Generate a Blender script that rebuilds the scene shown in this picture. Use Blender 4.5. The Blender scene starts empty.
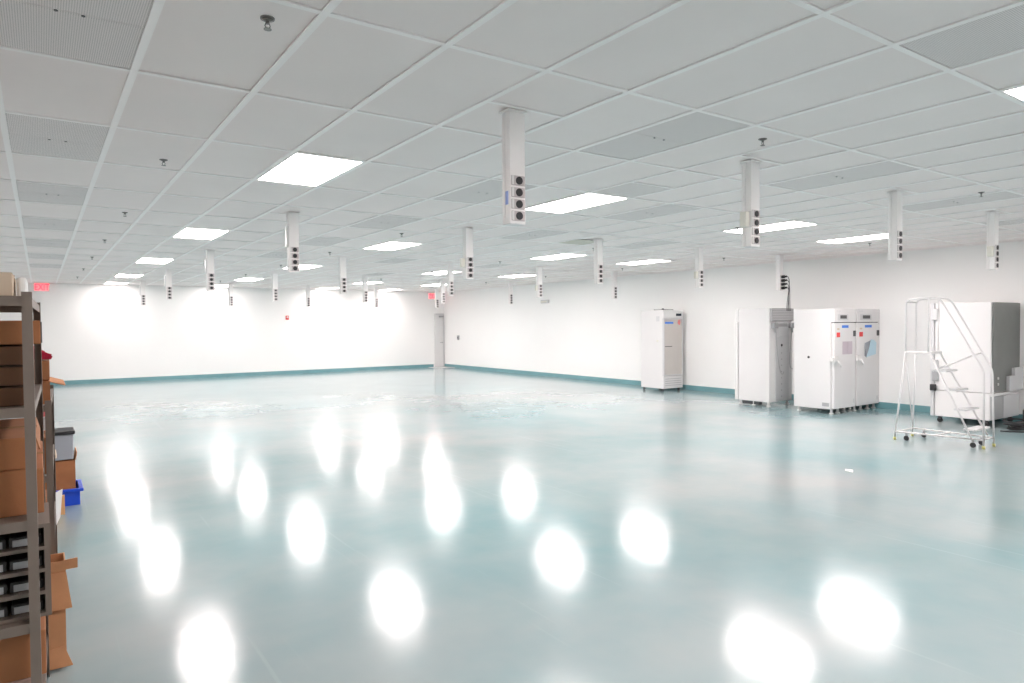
import bpy, bmesh, math, random
from mathutils import Vector, Matrix
random.seed(7)
SC = bpy.context.scene
COL = SC.collection

# ------------------------------------------------------------------ geometry of the room
H = 1.7524            # eye height
ZC = 3.1128           # underside of the ceiling grid
GX0, GY0 = 0.4404, 1.7097   # grid origin
GA, GB = 0.61, 1.2192       # tile width (x) and length (y)
XL, XR = -1.5, 13.95
YN, YF = -3.6, 25.11

# ------------------------------------------------------------------ materials
def new_mat(name):
    m = bpy.data.materials.new(name); m.use_nodes = True
    nt = m.node_tree
    return m, nt, nt.nodes['Principled BSDF']

def mat(name, col, rough=0.5, metal=0.0, noise=0.0, nscale=8.0, bump=0.0, bscale=60.0, spec=0.5, coat=0.0):
    m, nt, b = new_mat(name)
    b.inputs['Base Color'].default_value = (*col, 1)
    b.inputs['Roughness'].default_value = rough
    b.inputs['Metallic'].default_value = metal
    b.inputs['Specular IOR Level'].default_value = spec
    b.inputs['Coat Weight'].default_value = coat
    tc = nt.nodes.new('ShaderNodeTexCoord')
    if noise:
        n = nt.nodes.new('ShaderNodeTexNoise'); n.inputs['Scale'].default_value = nscale; n.inputs['Detail'].default_value = 5
        nt.links.new(tc.outputs['Object'], n.inputs['Vector'])
        r = nt.nodes.new('ShaderNodeValToRGB')
        r.color_ramp.elements[0].position = 0.3; r.color_ramp.elements[1].position = 0.7
        r.color_ramp.elements[0].color = (*[c * (1 - noise) for c in col], 1)
        r.color_ramp.elements[1].color = (*[min(1, c * (1 + noise)) for c in col], 1)
        nt.links.new(n.outputs['Fac'], r.inputs['Fac']); nt.links.new(r.outputs['Color'], b.inputs['Base Color'])
    if bump:
        n = nt.nodes.new('ShaderNodeTexNoise'); n.inputs['Scale'].default_value = bscale; n.inputs['Detail'].default_value = 3
        nt.links.new(tc.outputs['Object'], n.inputs['Vector'])
        bp = nt.nodes.new('ShaderNodeBump'); bp.inputs['Strength'].default_value = bump; bp.inputs['Distance'].default_value = 0.002
        nt.links.new(n.outputs['Fac'], bp.inputs['Height']); nt.links.new(bp.outputs['Normal'], b.inputs['Normal'])
    return m

def emis(name, col, strength):
    m, nt, b = new_mat(name)
    b.inputs['Base Color'].default_value = (*col, 1)
    b.inputs['Emission Color'].default_value = (*col, 1)
    b.inputs['Emission Strength'].default_value = strength
    return m

M = {}
M['wall'] = mat('wall_paint', (0.92, 0.915, 0.905), 0.55, noise=0.012, nscale=0.6, bump=0.15, bscale=90)
M['tile'] = mat('ceiling_tile', (0.88, 0.81, 0.795), 0.8, noise=0.02, nscale=1.2, bump=0.3, bscale=150)
M['tee'] = mat('tee_bar_paint', (0.94, 0.90, 0.89), 0.35)
M['tilegap'] = mat('tee_shadow_gap', (0.25, 0.25, 0.25), 0.9)
M['led'] = emis('led_diffuser', (1.0, 0.895, 0.875), 20.0)
M['led_dim'] = emis('led_diffuser_dim', (1.0, 0.895, 0.875), 9.0)
M['white'] = mat('white_enamel', (0.74, 0.73, 0.73), 0.32, noise=0.01, nscale=2)
M['white2'] = mat('white_plastic', (0.74, 0.73, 0.72), 0.4)
M['pole'] = mat('anodised_white', (0.90, 0.87, 0.86), 0.4)
M['ivory'] = mat('ivory_plastic', (0.78, 0.76, 0.68), 0.45)
M['socketplate'] = mat('socket_plate', (0.50, 0.46, 0.46), 0.35, metal=0.4)
M['black'] = mat('black_rubber', (0.018, 0.018, 0.02), 0.5)
M['dark'] = mat('dark_grey_plastic', (0.07, 0.07, 0.075), 0.45)
M['grey'] = mat('grey_metal', (0.42, 0.42, 0.43), 0.4, metal=0.3)
M['lgrey'] = mat('light_grey_sheet', (0.62, 0.62, 0.63), 0.4, metal=0.1)
M['steel'] = mat('brushed_steel', (0.20, 0.205, 0.195), 0.35, metal=0.45, noise=0.06, nscale=3)
M['shelfmetal'] = mat('grey_shelf_paint', (0.22, 0.175, 0.145), 0.5, metal=0.2, noise=0.06, nscale=9)
M['card'] = mat('cardboard', (0.36, 0.145, 0.06), 0.85, noise=0.10, nscale=6, bump=0.2, bscale=120)
M['cardlite'] = mat('cardboard_light', (0.60, 0.29, 0.14), 0.85, noise=0.08, nscale=8, bump=0.2, bscale=120)
M['carddark'] = mat('cardboard_brown', (0.13, 0.06, 0.03), 0.85, noise=0.12, nscale=6)
M['cardpale'] = mat('cardboard_pale', (0.62, 0.50, 0.38), 0.85, noise=0.08, nscale=6)
M['cardpink'] = mat('cardboard_pinkish', (0.50, 0.32, 0.26), 0.85, noise=0.08, nscale=6)
M['tape'] = mat('packing_tape', (0.45, 0.27, 0.15), 0.25)
M['paper'] = mat('paper', (0.9, 0.9, 0.89), 0.7)
M['blue'] = mat('blue_plastic', (0.01, 0.07, 0.62), 0.35)
M['bluelabel'] = mat('blue_label', (0.06, 0.22, 0.72), 0.5)
M['bluetape'] = mat('pale_blue_tape', (0.28, 0.40, 0.78), 0.5)
M['redlabel'] = mat('red_label', (0.75, 0.05, 0.05), 0.5)
M['pinklabel'] = mat('pink_label', (0.9, 0.25, 0.25), 0.6)
M['bluepaper'] = mat('pale_blue_paper', (0.52, 0.70, 0.80), 0.7)
M['greypaper'] = mat('pale_mauve_paper', (0.56, 0.49, 0.54), 0.7)
M['redcloth'] = mat('red_cloth', (0.42, 0.01, 0.04), 0.9, noise=0.2, nscale=20)
M['yellow'] = mat('yellowed_rubber', (0.62, 0.58, 0.22), 0.6)
M['wood'] = mat('pale_wood', (0.72, 0.42, 0.20), 0.7, noise=0.1, nscale=12)
M['beige'] = mat('beige_panel', (0.60, 0.57, 0.50), 0.7)
M['doorfill'] = mat('fridge_door_glass', (0.60, 0.56, 0.53), 0.16, noise=0.03, nscale=1.5)
M['brass'] = mat('sprinkler_metal', (0.20, 0.19, 0.18), 0.3, metal=0.8)
M['screen'] = mat('display_glass', (0.03, 0.04, 0.06), 0.15)
M['baseboard'] = mat('cove_base_teal', (0.17, 0.35, 0.38), 0.28, noise=0.08, nscale=2)
M['graybin'] = mat('grey_plastic_bin', (0.34, 0.36, 0.40), 0.45)
M['exit'] = emis('exit_red', (1.0, 0.035, 0.06), 2.2)
M['exitpale'] = mat('exit_housing', (0.9, 0.62, 0.62), 0.5)
M['shelfdark'] = mat('dark_parts', (0.05, 0.05, 0.05), 0.7, noise=0.3, nscale=40)
M['mat'] = mat('grey_floor_mat', (0.55, 0.55, 0.56), 0.9)

# return-air panel: finely perforated metal
def perforated():
    m, nt, b = new_mat('perforated_panel')
    tc = nt.nodes.new('ShaderNodeTexCoord')
    mp = nt.nodes.new('ShaderNodeMapping'); mp.inputs['Scale'].default_value = (105, 105, 1)
    nt.links.new(tc.outputs['Object'], mp.inputs['Vector'])
    sep = nt.nodes.new('ShaderNodeSeparateXYZ'); nt.links.new(mp.outputs['Vector'], sep.inputs['Vector'])
    outs = []
    for ax in ('X', 'Y'):
        s = nt.nodes.new('ShaderNodeMath'); s.operation = 'FRACT'; nt.links.new(sep.outputs[ax], s.inputs[0])
        t = nt.nodes.new('ShaderNodeMath'); t.operation = 'SUBTRACT'; nt.links.new(s.outputs[0], t.inputs[0]); t.inputs[1].default_value = 0.5
        q = nt.nodes.new('ShaderNodeMath'); q.operation = 'MULTIPLY'; nt.links.new(t.outputs[0], q.inputs[0]); nt.links.new(t.outputs[0], q.inputs[1])
        outs.append(q)
    a = nt.nodes.new('ShaderNodeMath'); a.operation = 'ADD'; nt.links.new(outs[0].outputs[0], a.inputs[0]); nt.links.new(outs[1].outputs[0], a.inputs[1])
    l = nt.nodes.new('ShaderNodeMath'); l.operation = 'LESS_THAN'; nt.links.new(a.outputs[0], l.inputs[0]); l.inputs[1].default_value = 0.07
    r = nt.nodes.new('ShaderNodeMix'); r.data_type = 'RGBA'
    r.inputs[6].default_value = (0.79, 0.735, 0.725, 1); r.inputs[7].default_value = (0.44, 0.41, 0.405, 1)
    nt.links.new(l.outputs[0], r.inputs[0]); nt.links.new(r.outputs[2], b.inputs['Base Color'])
    b.inputs['Roughness'].default_value = 0.6
    return m
M['perf'] = perforated()

# epoxy floor
def epoxy():
    m, nt, b = new_mat('epoxy_floor')
    N = nt.nodes.new; L = nt.links.new
    tc = N('ShaderNodeTexCoord')
    n1 = N('ShaderNodeTexNoise'); n1.inputs['Scale'].default_value = 0.33; n1.inputs['Detail'].default_value = 5; n1.inputs['Roughness'].default_value = 0.55
    L(tc.outputs['Object'], n1.inputs['Vector'])
    r = N('ShaderNodeValToRGB'); e = r.color_ramp.elements
    e[0].position = 0.30; e[0].color = FLOOR_A
    e[1].position = 0.68; e[1].color = FLOOR_B
    L(n1.outputs['Fac'], r.inputs['Fac'])
    # long faint wheel scratches
    sc = N('ShaderNodeMapping'); sc.inputs['Rotation'].default_value = (0, 0, math.radians(24)); sc.inputs['Scale'].default_value = (9, 0.22, 1)
    L(tc.outputs['Object'], sc.inputs['Vector'])
    n2 = N('ShaderNodeTexNoise'); n2.inputs['Scale'].default_value = 1.6; n2.inputs['Detail'].default_value = 2
    L(sc.outputs['Vector'], n2.inputs['Vector'])
    r2 = N('ShaderNodeValToRGB'); r2.color_ramp.elements[0].position = 0.66; r2.color_ramp.elements[1].position = 0.74
    r2.color_ramp.elements[1].color = (0.16, 0.16, 0.16, 1)
    L(n2.outputs['Fac'], r2.inputs['Fac'])
    mx = N('ShaderNodeMix'); mx.data_type = 'RGBA'; mx.inputs[7].default_value = (0.45, 0.55, 0.56, 1)
    L(r2.outputs['Color'], mx.inputs[0]); L(r.outputs['Color'], mx.inputs[6]); L(mx.outputs[2], b.inputs['Base Color'])
    # roughness
    n3 = N('ShaderNodeTexNoise'); n3.inputs['Scale'].default_value = 1.1; n3.inputs['Detail'].default_value = 4
    L(tc.outputs['Object'], n3.inputs['Vector'])
    mr = N('ShaderNodeMapRange'); mr.inputs['To Min'].default_value = ROUGH[0]; mr.inputs['To Max'].default_value = ROUGH[1]
    L(n3.outputs['Fac'], mr.inputs['Value']); L(mr.outputs[0], b.inputs['Roughness'])
    b.inputs['Specular IOR Level'].default_value = 0.5
    b.inputs['IOR'].default_value = FIOR
    # trowel waves and orange peel
    n4 = N('ShaderNodeTexNoise'); n4.inputs['Scale'].default_value = 1.5; n4.inputs['Detail'].default_value = 1
    L(tc.outputs['Object'], n4.inputs['Vector'])
    b1 = N('ShaderNodeBump'); b1.inputs['Strength'].default_value = 1.0; b1.inputs['Distance'].default_value = WAVE
    L(n4.outputs['Fac'], b1.inputs['Height'])
    n5 = N('ShaderNodeTexNoise'); n5.inputs['Scale'].default_value = 9; n5.inputs['Detail'].default_value = 1
    L(tc.outputs['Object'], n5.inputs['Vector'])
    b2 = N('ShaderNodeBump'); b2.inputs['Strength'].default_value = 1.0; b2.inputs['Distance'].default_value = 0.0007
    L(n5.outputs['Fac'], b2.inputs['Height']); L(b1.outputs['Normal'], b2.inputs['Normal'])
    L(b2.outputs['Normal'], b.inputs['Normal'])
    return m
FLOOR_A = (0.175, 0.32, 0.345, 1); FLOOR_B = (0.385, 0.42, 0.42, 1)
ROUGH = (0.12, 0.17); WAVE = 0.0022; FIOR = 1.6
M['floor'] = epoxy()

# ------------------------------------------------------------------ mesh builder
class MB:
    def __init__(s):
        s.bm = bmesh.new(); s.mats = []
    def _mi(s, m):
        m = M[m]
        if m not in s.mats: s.mats.append(m)
        return s.mats.index(m)
    def box(s, x0, x1, y0, y1, z0, z1, m, bev=0.0, rot=None, seg=2):
        mi = s._mi(m)
        tmp = bmesh.new()
        bmesh.ops.create_cube(tmp, size=1.0)
        for v in tmp.verts:
            v.co = Vector(((x0 + x1) / 2 + v.co.x * (x1 - x0), (y0 + y1) / 2 + v.co.y * (y1 - y0), (z0 + z1) / 2 + v.co.z * (z1 - z0)))
        if bev > 0:
            bmesh.ops.bevel(tmp, geom=list(tmp.edges), offset=bev, segments=seg, profile=0.5, affect='EDGES')
        if rot is not None:      # (pivot, matrix3)
            pv, R = rot
            for v in tmp.verts: v.co = Vector(pv) + R @ (v.co - Vector(pv))
        s._merge(tmp, mi); return s
    def _merge(s, tmp, mi, smooth=False):
        vm = {v: s.bm.verts.new(v.co) for v in tmp.verts}
        for f in tmp.faces:
            try:
                nf = s.bm.faces.new([vm[v] for v in f.verts]); nf.material_index = mi; nf.smooth = smooth
            except ValueError: pass
        tmp.free()
    def cyl(s, p0, p1, r, m, seg=14, r2=None, smooth=True):
        return s.tube([p0, p1], r, m, seg, r2=r2)
    def tube(s, pts, r, m, seg=8, r2=None, caps=True):
        mi = s._mi(m); pts = [Vector(p) for p in pts]; n = len(pts)
        d = [(pts[i + 1] - pts[i]).normalized() for i in range(n - 1)]
        tang = [d[0]] + [(d[i - 1] + d[i]).normalized() for i in range(1, n - 1)] + [d[-1]]
        up = Vector((0, 0, 1)) if abs(d[0].z) < 0.9 else Vector((1, 0, 0))
        nrm = (up - tang[0] * up.dot(tang[0])).normalized()
        rings = []
        for i, p in enumerate(pts):
            if i: nrm = (nrm - tang[i] * nrm.dot(tang[i])).normalized()
            bi = tang[i].cross(nrm)
            rr = r if r2 is None else r + (r2 - r) * i / (n - 1)
            k = 1.0
            rings.append([s.bm.verts.new(p + (nrm * math.cos(a) + bi * math.sin(a)) * rr * k) for a in [2 * math.pi * j / seg for j in range(seg)]])
        for i in range(n - 1):
            for j in range(seg):
                f = s.bm.faces.new([rings[i][j], rings[i][(j + 1) % seg], rings[i + 1][(j + 1) % seg], rings[i + 1][j]]); f.material_index = mi; f.smooth = True
        if caps:
            f = s.bm.faces.new(list(reversed(rings[0]))); f.material_index = mi
            f = s.bm.faces.new(rings[-1]); f.material_index = mi
        return s
    def poly(s, pts, m, thick=None):
        """polygon, given thickness along a vector when asked"""
        mi = s._mi(m); a = [s.bm.verts.new(p) for p in pts]
        f = s.bm.faces.new(a); f.material_index = mi
        if thick is not None:
            t = Vector(thick); b = [s.bm.verts.new(Vector(p) + t) for p in pts]
            f = s.bm.faces.new(list(reversed(b))); f.material_index = mi
            n = len(a)
            for i in range(n):
                f = s.bm.faces.new([a[(i + 1) % n], a[i], b[i], b[(i + 1) % n]]); f.material_index = mi
        return s
    def build(s, name, parent=None, origin=(0, 0, 0), label=None):
        o3 = Vector(origin)
        for v in s.bm.verts: v.co -= o3
        bmesh.ops.recalc_face_normals(s.bm, faces=list(s.bm.faces))
        me = bpy.data.meshes.new(name); s.bm.to_mesh(me); s.bm.free()
        for m in s.mats: me.materials.append(m)
        o = bpy.data.objects.new(name, me); COL.objects.link(o)
        if parent is not None: o.parent = parent
        else: o.location = o3
        if label: o['label'] = label
        return o

def thing(name, label, cat, loc=(0, 0, 0), rz=0.0, group=None):
    o = bpy.data.objects.new(name, None); COL.objects.link(o)
    o.empty_display_size = 0.1
    o.location = loc; o.rotation_euler = (0, 0, rz)
    o['label'] = label; o['category'] = cat
    if group: o['group'] = group
    return o

def tag(o, label, cat, group=None, kind=None):
    o['label'] = label; o['category'] = cat
    if group: o['group'] = group
    if kind: o['kind'] = kind
    return o

def structure(o):
    o['kind'] = 'structure'; return o

def kids(o): return [c for c in bpy.data.objects if c.parent == o]

def copy_tree(o, parent=None, children=None):
    if children is None:
        children = {}
        for c in bpy.data.objects:
            if c.parent: children.setdefault(c.parent.name, []).append(c)
    c = o.copy(); COL.objects.link(c)
    if parent is not None: c.parent = parent
    for ch in children.get(o.name, []): copy_tree(ch, c, children)
    return c

# ------------------------------------------------------------------ shell
o = MB().box(XL - 0.2, XR + 0.2, YN - 0.2, YF + 0.2, -0.12, 0.0, 'floor').build('floor'); structure(o)
ZT = ZC + 0.45
structure(MB().box(XL - 0.15, XR + 0.15, YF, YF + 0.15, 0.0, ZT, 'wall').build('wall_back'))
structure(MB().box(XR, XR + 0.15, YN, YF, 0.0, ZT, 'wall').build('wall_right'))
structure(MB().box(XL - 0.15, XL, YN, YF, 0.0, ZT, 'wall').build('wall_left'))
structure(MB().box(XL - 0.15, XR + 0.15, YN - 0.15, YN, 0.0, ZT, 'wall').build('wall_front'))
BH = 0.125
DX0, DX1 = 13.49, 13.93   # door in the far corner
def base(name, pts):
    b = MB()
    for (x0, x1, y0, y1) in pts:
        b.box(x0, x1, y0, y1, 0.0, BH, 'baseboard', 0.003, seg=1)
    structure(b.build(name))
base('baseboard_back', [(XL, DX0 - 0.05, YF - 0.014, YF)])
base('baseboard_right', [(XR - 0.014, XR, YN, YF - 0.02)])
base('baseboard_left', [(XL, XL + 0.014, YN, YF - 0.02)])

# ceiling cells -------------------------------------------------------------
LIGHT_COLS = [2, 7, 13, 17]; LIGHT_ROWS = [-1, 3, 7, 11, 15, 18]
lights = {(c, r) for c in LIGHT_COLS for r in LIGHT_ROWS}
GR_COLS = [-1, 5, 9, 13, 17]
grilles = [(-1, r) for r in (-1, 1, 3, 5, 7, 9, 11, 13)] + [(5, r) for r in (-1, 1, 3, 5, 7, 9)] + [(9, r) for r in (1, 3, 5, 9)] + [(13, r) for r in (1, 5, 9)] + [(17, 1)] + [(11, 12)]
grset = set(grilles)
POLE_C = [3.41, 7.43, 11.44, 15.45, 19.45]; POLE_R = [1.55, 5.35, 9.3, 13.2, 17.2]
def cx(i): return GX0 + i * GA
def cy(j): return GY0 + j * GB
i0 = math.floor((XL - GX0) / GA); i1 = math.ceil((XR - GX0) / GA)
j0 = math.floor((YN - GY0) / GB); j1 = math.ceil((YF - GY0) / GB)
half = {(7, 2), (11, 5)}
cb = MB(); tee = MB()
TW = 0.019
for i in range(i0, i1):
    for j in range(j0, j1):
        if (i, j) in lights or (i, j) in grset: continue
        xa, xb = max(XL, cx(i)), min(XR, cx(i + 1)); ya, yb = max(YN, cy(j)), min(YF, cy(j + 1))
        if xb - xa < 0.02 or yb - ya < 0.02: continue
        dz = random.uniform(-0.001, 0.0015)
        rows = [(ya, yb)]
        if (i, j) in half: rows = [(ya, cy(j + 0.5))]
        for (a, b_) in rows:
            cb.box(xa, xb, a, b_, ZC + 0.010 + dz, ZC + 0.028 + dz, 'tile')
ceil = structure(cb.build('ceiling'))
for i in range(i0 + 1, i1):
    x = cx(i)
    if XL + 0.05 < x < XR - 0.03:
        tee.box(x - TW, x + TW, YN, YF, ZC, ZC + 0.009, 'tee')
for j in range(j0 + 1, j1):
    y = cy(j)
    if YN + 0.05 < y < YF - 0.03:
        tee.box(XL, XR, y - TW * 0.85, y + TW * 0.85, ZC + 0.0012, ZC + 0.0095, 'tee')
for r in POLE_R:                       # extra cross tee beside each pole
    for c in POLE_C:
        i = math.floor(c); j = math.floor(r)
        y = cy(j + 0.5) - (0.0 if r - j > 0.5 else 0.0)
        if abs(y - cy(r)) < 0.075: y = cy(r) - 0.075
        tee.box(cx(i) + TW, min(cx(i + 1), XR) - TW, y - 0.014, y + 0.014, ZC + 0.0012, ZC + 0.0095, 'tee')
for (i, j) in half:
    tee.box(cx(i) + TW, cx(i + 1) - TW, cy(j + 0.5) - 0.014, cy(j + 0.5) + 0.014, ZC + 0.0012, ZC + 0.0095, 'tee')
structure(tee.build('trim_1', parent=ceil))
# wall angle
wa = MB()
wa.box(XL, XR, YF - 0.022, YF, ZC, ZC + 0.008, 'tee').box(XR - 0.022, XR, YN, YF, ZC, ZC + 0.008, 'tee').box(XL, XL + 0.022, YN, YF, ZC, ZC + 0.008, 'tee')
structure(wa.build('trim_2'))

ORD = ['nearest', 'second nearest', 'third', 'fourth', 'fifth', 'farthest']
colname = {2: 'leftmost line', 7: 'second line from the left', 13: 'third line from the left', 17: 'line by the right wall'}
# light fixtures
proto = thing('ceiling_light', 'x', 'ceiling light', group='ceiling light panels')
b = MB(); w, l, f = GA / 2 - TW - 0.001, GB / 2 - TW - 0.001, 0.012
b.box(-w, w, -l, -l + f, 0.0, 0.02, 'tee').box(-w, w, l - f, l, 0.0, 0.02, 'tee').box(-w, -w + f, -l + f, l - f, 0.0, 0.02, 'tee').box(w - f, w, -l + f, l - f, 0.0, 0.02, 'tee')
b.build('frame', proto)
MB().box(-w + f, w - f, -l + f, l - f, 0.006, 0.016, 'led').build('diffuser', proto)
first = True
rown = {-1: 'right above the camera end', 3: 'large near one', 7: 'second one away', 11: 'third one away', 15: 'fourth one away', 18: 'last before the back wall'}
for c in LIGHT_COLS:
    for r in LIGHT_ROWS:
        t = proto if first else copy_tree(proto); first = False
        t.location = (cx(c + 0.5), cy(r + 0.5), ZC)
        if r == 18:
            for ch in kids(t):
                if ch.name.startswith('diffuser'):
                    ch.material_slots[0].link = 'OBJECT'; ch.material_slots[0].material = M['led_dim']
        t['label'] = ('flat white ceiling light in the %s, %s' % (colname[c], rown[r]))
# return grilles
proto = thing('return_air_grille', 'x', 'ceiling vent', group='perforated ceiling vents')
for k in (0, 1):
    ya, yb = (-l, -0.007) if k == 0 else (0.007, l)
    MB().box(-w, w, ya, yb, 0.006, 0.012, 'perf').build('panel', proto)
MB().box(-w, w, -0.009, 0.009, 0.0045, 0.010, 'perf').build('crossbar', proto)
for k in (-1, 1):
    MB().box(-0.05 + (0.05 * k) + 0.05 - 0.008, 0.05 * k + 0.008, -0.006, 0.006, 0.002, 0.006, 'dark').build('latch', proto) if False else MB().cyl((0.05 * k, 0, 0.006), (0.05 * k, 0, 0.001), 0.008, 'dark', 10).build('latch', proto)
first = True
gcol = {-1: 'left edge column', 5: 'column left of the middle', 9: 'middle column', 13: 'column right of the middle', 17: 'column by the right wall', 11: 'spot above the fourth pole'}
seen = {}
for (c, r) in grilles:
    t = proto if first else copy_tree(proto); first = False
    t.location = (cx(c + 0.5), cy(r + 0.5), ZC)
    seen[c] = seen.get(c, 0) + 1
    nth = ['nearest', 'second', 'third', 'fourth', 'fifth', 'sixth', 'seventh', 'eighth'][seen[c] - 1]
    t['label'] = 'grey perforated ceiling vent, %s from the camera in the %s' % (nth, gcol[c]) if c != 11 else 'lone grey perforated ceiling vent deep in the room, between two hanging poles'
# half panels
for (i, j), mname, lab in (((7, 2), 'perf', 'small square grey ceiling vent touching the corner of a bright light panel'), ((11, 5), 'beige', 'small square beige ceiling panel just behind a hanging power pole')):
    o = MB().box(cx(i) + TW, cx(i + 1) - TW, cy(j + 0.5) + 0.016, cy(j + 1) - TW, ZC + 0.003, ZC + 0.012, mname, 0.002, seg=1).build('ceiling_vent' if i == 7 else 'access_panel', origin=(cx(i + .5), cy(j + .75), ZC))
    tag(o, lab, 'ceiling panel')

# ------------------------------------------------------------------ power poles
PL = ZC - 2.395
def make_pole():
    t = thing('power_pole', 'x', 'power pole', group='hanging power poles')
    b = MB()
    b.box(-0.060, 0.060, -0.045, 0.008, -PL, 0.0, 'pole', 0.003, seg=1)
    b.box(-0.052, 0.056, 0.006, 0.012, -PL + 0.002, 0.0, 'pole')
    b.box(-0.060, 0.060, 0.012, 0.045, -PL, 0.0, 'pole', 0.003, seg=1)
    b.build('pole_body', t)
    MB().box(-0.072, 0.072, -0.057, 0.057, -0.012, 0.0, 'pole', 0.002, seg=1).build('ceiling_collar', t)
    MB().box(-0.058, 0.058, -0.043, 0.043, -PL - 0.004, -PL, 'white2').build('end_cap', t)
    for k in range(4):
        zc = -PL + 0.048 + k * 0.0745
        p = MB().box(-0.050, 0.052, -0.052, -0.044, zc - 0.031, zc + 0.031, 'socketplate', 0.002, seg=1)
        p.box(-0.050, -0.034, -0.054, -0.050, zc - 0.028, zc + 0.028, 'white2')  # white strip paints in the highlight along the plate's left edge
        p = p.build('socket_plate', t)
        MB().cyl((0.006, -0.050, zc), (0.006, -0.058, zc), 0.025, 'black', 18).build('socket', p)
    return t
pole0 = make_pole(); first = True
pcol = ['leftmost line', 'second line from the left', 'middle line', 'fourth line from the left', 'line along the right wall']
prow = ['nearest', 'second nearest', 'third', 'fourth', 'farthest']
extras = []
for ci, c in enumerate(POLE_C):
    for ri, r in enumerate(POLE_R):
        t = pole0 if first else copy_tree(pole0); first = False
        t.location = (cx(c), cy(r), ZC)
        t['label'] = 'white hanging power pole, %s in the %s' % (prow[ri], pcol[ci])
        extras.append((ci, ri, t))
for ci, ri, t in extras:
    if (ci, ri) == (0, 0):
        MB().box(-0.0625, -0.0605, -0.026, 0.004, -PL + 0.12, -PL + 0.205, 'bluetape').build('tape_label', t, label='pale blue tape strip')
        t['label'] = 'nearest and largest hanging power pole, blue tape strip on its side'
    elif ci == 0:
        MB().box(-0.086, -0.060, -0.036, 0.030, -0.42, -0.16, 'white', 0.006).build('side_box', t)  # white box standing in for a bright highlight down the pole's left side
    elif (ci, ri) in ((1, 0), (1, 1), (3, 0), (3, 1), (3, 2)):
        j = MB().box(-0.124, -0.072, -0.040, 0.020, -PL + 0.16, -PL + 0.285, 'ivory', 0.005)  # ivory junction box on the pole's left side
        j.box(-0.072, -0.060, -0.058, 0.03, -PL + 0.155, -PL + 0.29, 'white2', 0.002, seg=1)
        j.build('side_box', t)
        if (ci, ri) == (1, 0): t['label'] = 'large hanging power pole with ivory box, before the long light panel'
    if (ci, ri) == (4, 1):
        t['label'] = 'hanging power pole with four black plugs and cords above the freezers'

# plugs and cords of the pole over the freezers
px_, py_ = cx(POLE_C[4]), cy(POLE_R[1])
for k in range(4):
    z = 2.395 + 0.048 + k * 0.0745
    t = thing('power_plug', ['lowest', 'second lowest', 'second highest', 'highest'][k] + ' of four black plugs on the pole above the freezers', 'plug', (px_ + 0.006, py_ - 0.0595, z), group='plugs on the pole above the freezers')
    MB().cyl((0, 0, 0), (0.0, -0.055, 0.0), 0.030, 'black', 14).cyl((0, -0.055, 0), (0.03, -0.085, 0.006), 0.018, 'black', 10).build('plug_body', t)
    zz = z
    ex = px_ + 0.036
    sag = 0.02 * k
    pts = [(0.03, -0.085, 0.006), (0.055, -0.09, 0.0)]
    tx, ty, tz = 12.93 + 0.02 * k, 8.42, 1.99
    x0_, y0_, z0_ = px_ + 0.006, py_ - 0.058, z
    q0 = Vector((0.055, -0.09, 0.0)); q3 = Vector((tx - x0_, ty - y0_, tz - z0_))
    q1 = q0 + Vector((0.10 + sag, 0.02, -0.06)); q2 = q3 + Vector((-0.05, 0.0, 0.28))
    if k in (1, 3):
        q3 = Vector((tx - 0.10 - x0_, ty - y0_, tz - z0_)); q2 = q3 + Vector((-0.03, 0, 0.2))
    for s_ in range(1, 13):
        u = s_ / 12
        pts.append(tuple(q0 * (1 - u) ** 3 + q1 * 3 * u * (1 - u) ** 2 + q2 * 3 * u * u * (1 - u) + q3 * u ** 3))
    MB().tube(pts, 0.006, 'dark', 6).build('cord', t)

# ------------------------------------------------------------------ sprinklers
proto = thing('fire_sprinkler', 'x', 'sprinkler', group='ceiling sprinklers')
MB().cyl((0, 0, 0.01), (0, 0, -0.006), 0.036, 'brass', 18, r2=0.034).cyl((0, 0, -0.006), (0, 0, -0.016), 0.030, 'brass', 18, r2=0.014).build('escutcheon', proto)
b = MB().cyl((0, 0, -0.014), (0, 0, -0.032), 0.010, 'brass', 10)
for s_ in (-1, 1): b.tube([(s_ * 0.008, 0, -0.03), (s_ * 0.013, 0, -0.045), (s_ * 0.003, 0, -0.062)], 0.0028, 'brass', 6)
b.build('sprinkler_frame', proto)
MB().cyl((0, 0, -0.062), (0, 0, -0.066), 0.019, 'brass', 16).build('deflector', proto)
first = True
scol = ['left', 'second', 'third', 'right wall']
for ci, c in enumerate((0.69, 6.6, 12.85, 18.85)):
    for ri, r in enumerate((1.165, 3.7, 6.23, 8.74, 11.3, 13.9, 16.4)):
        t = proto if first else copy_tree(proto); first = False
        t.location = (cx(c), cy(r), ZC + 0.009); t.scale = (0.9, 0.9, 0.75)
        t['label'] = 'small metal ceiling sprinkler, number %s going away in the %s line of sprinklers' % (['one', 'two', 'three', 'four', 'five', 'six', 'seven'][ri], scol[ci])

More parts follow.
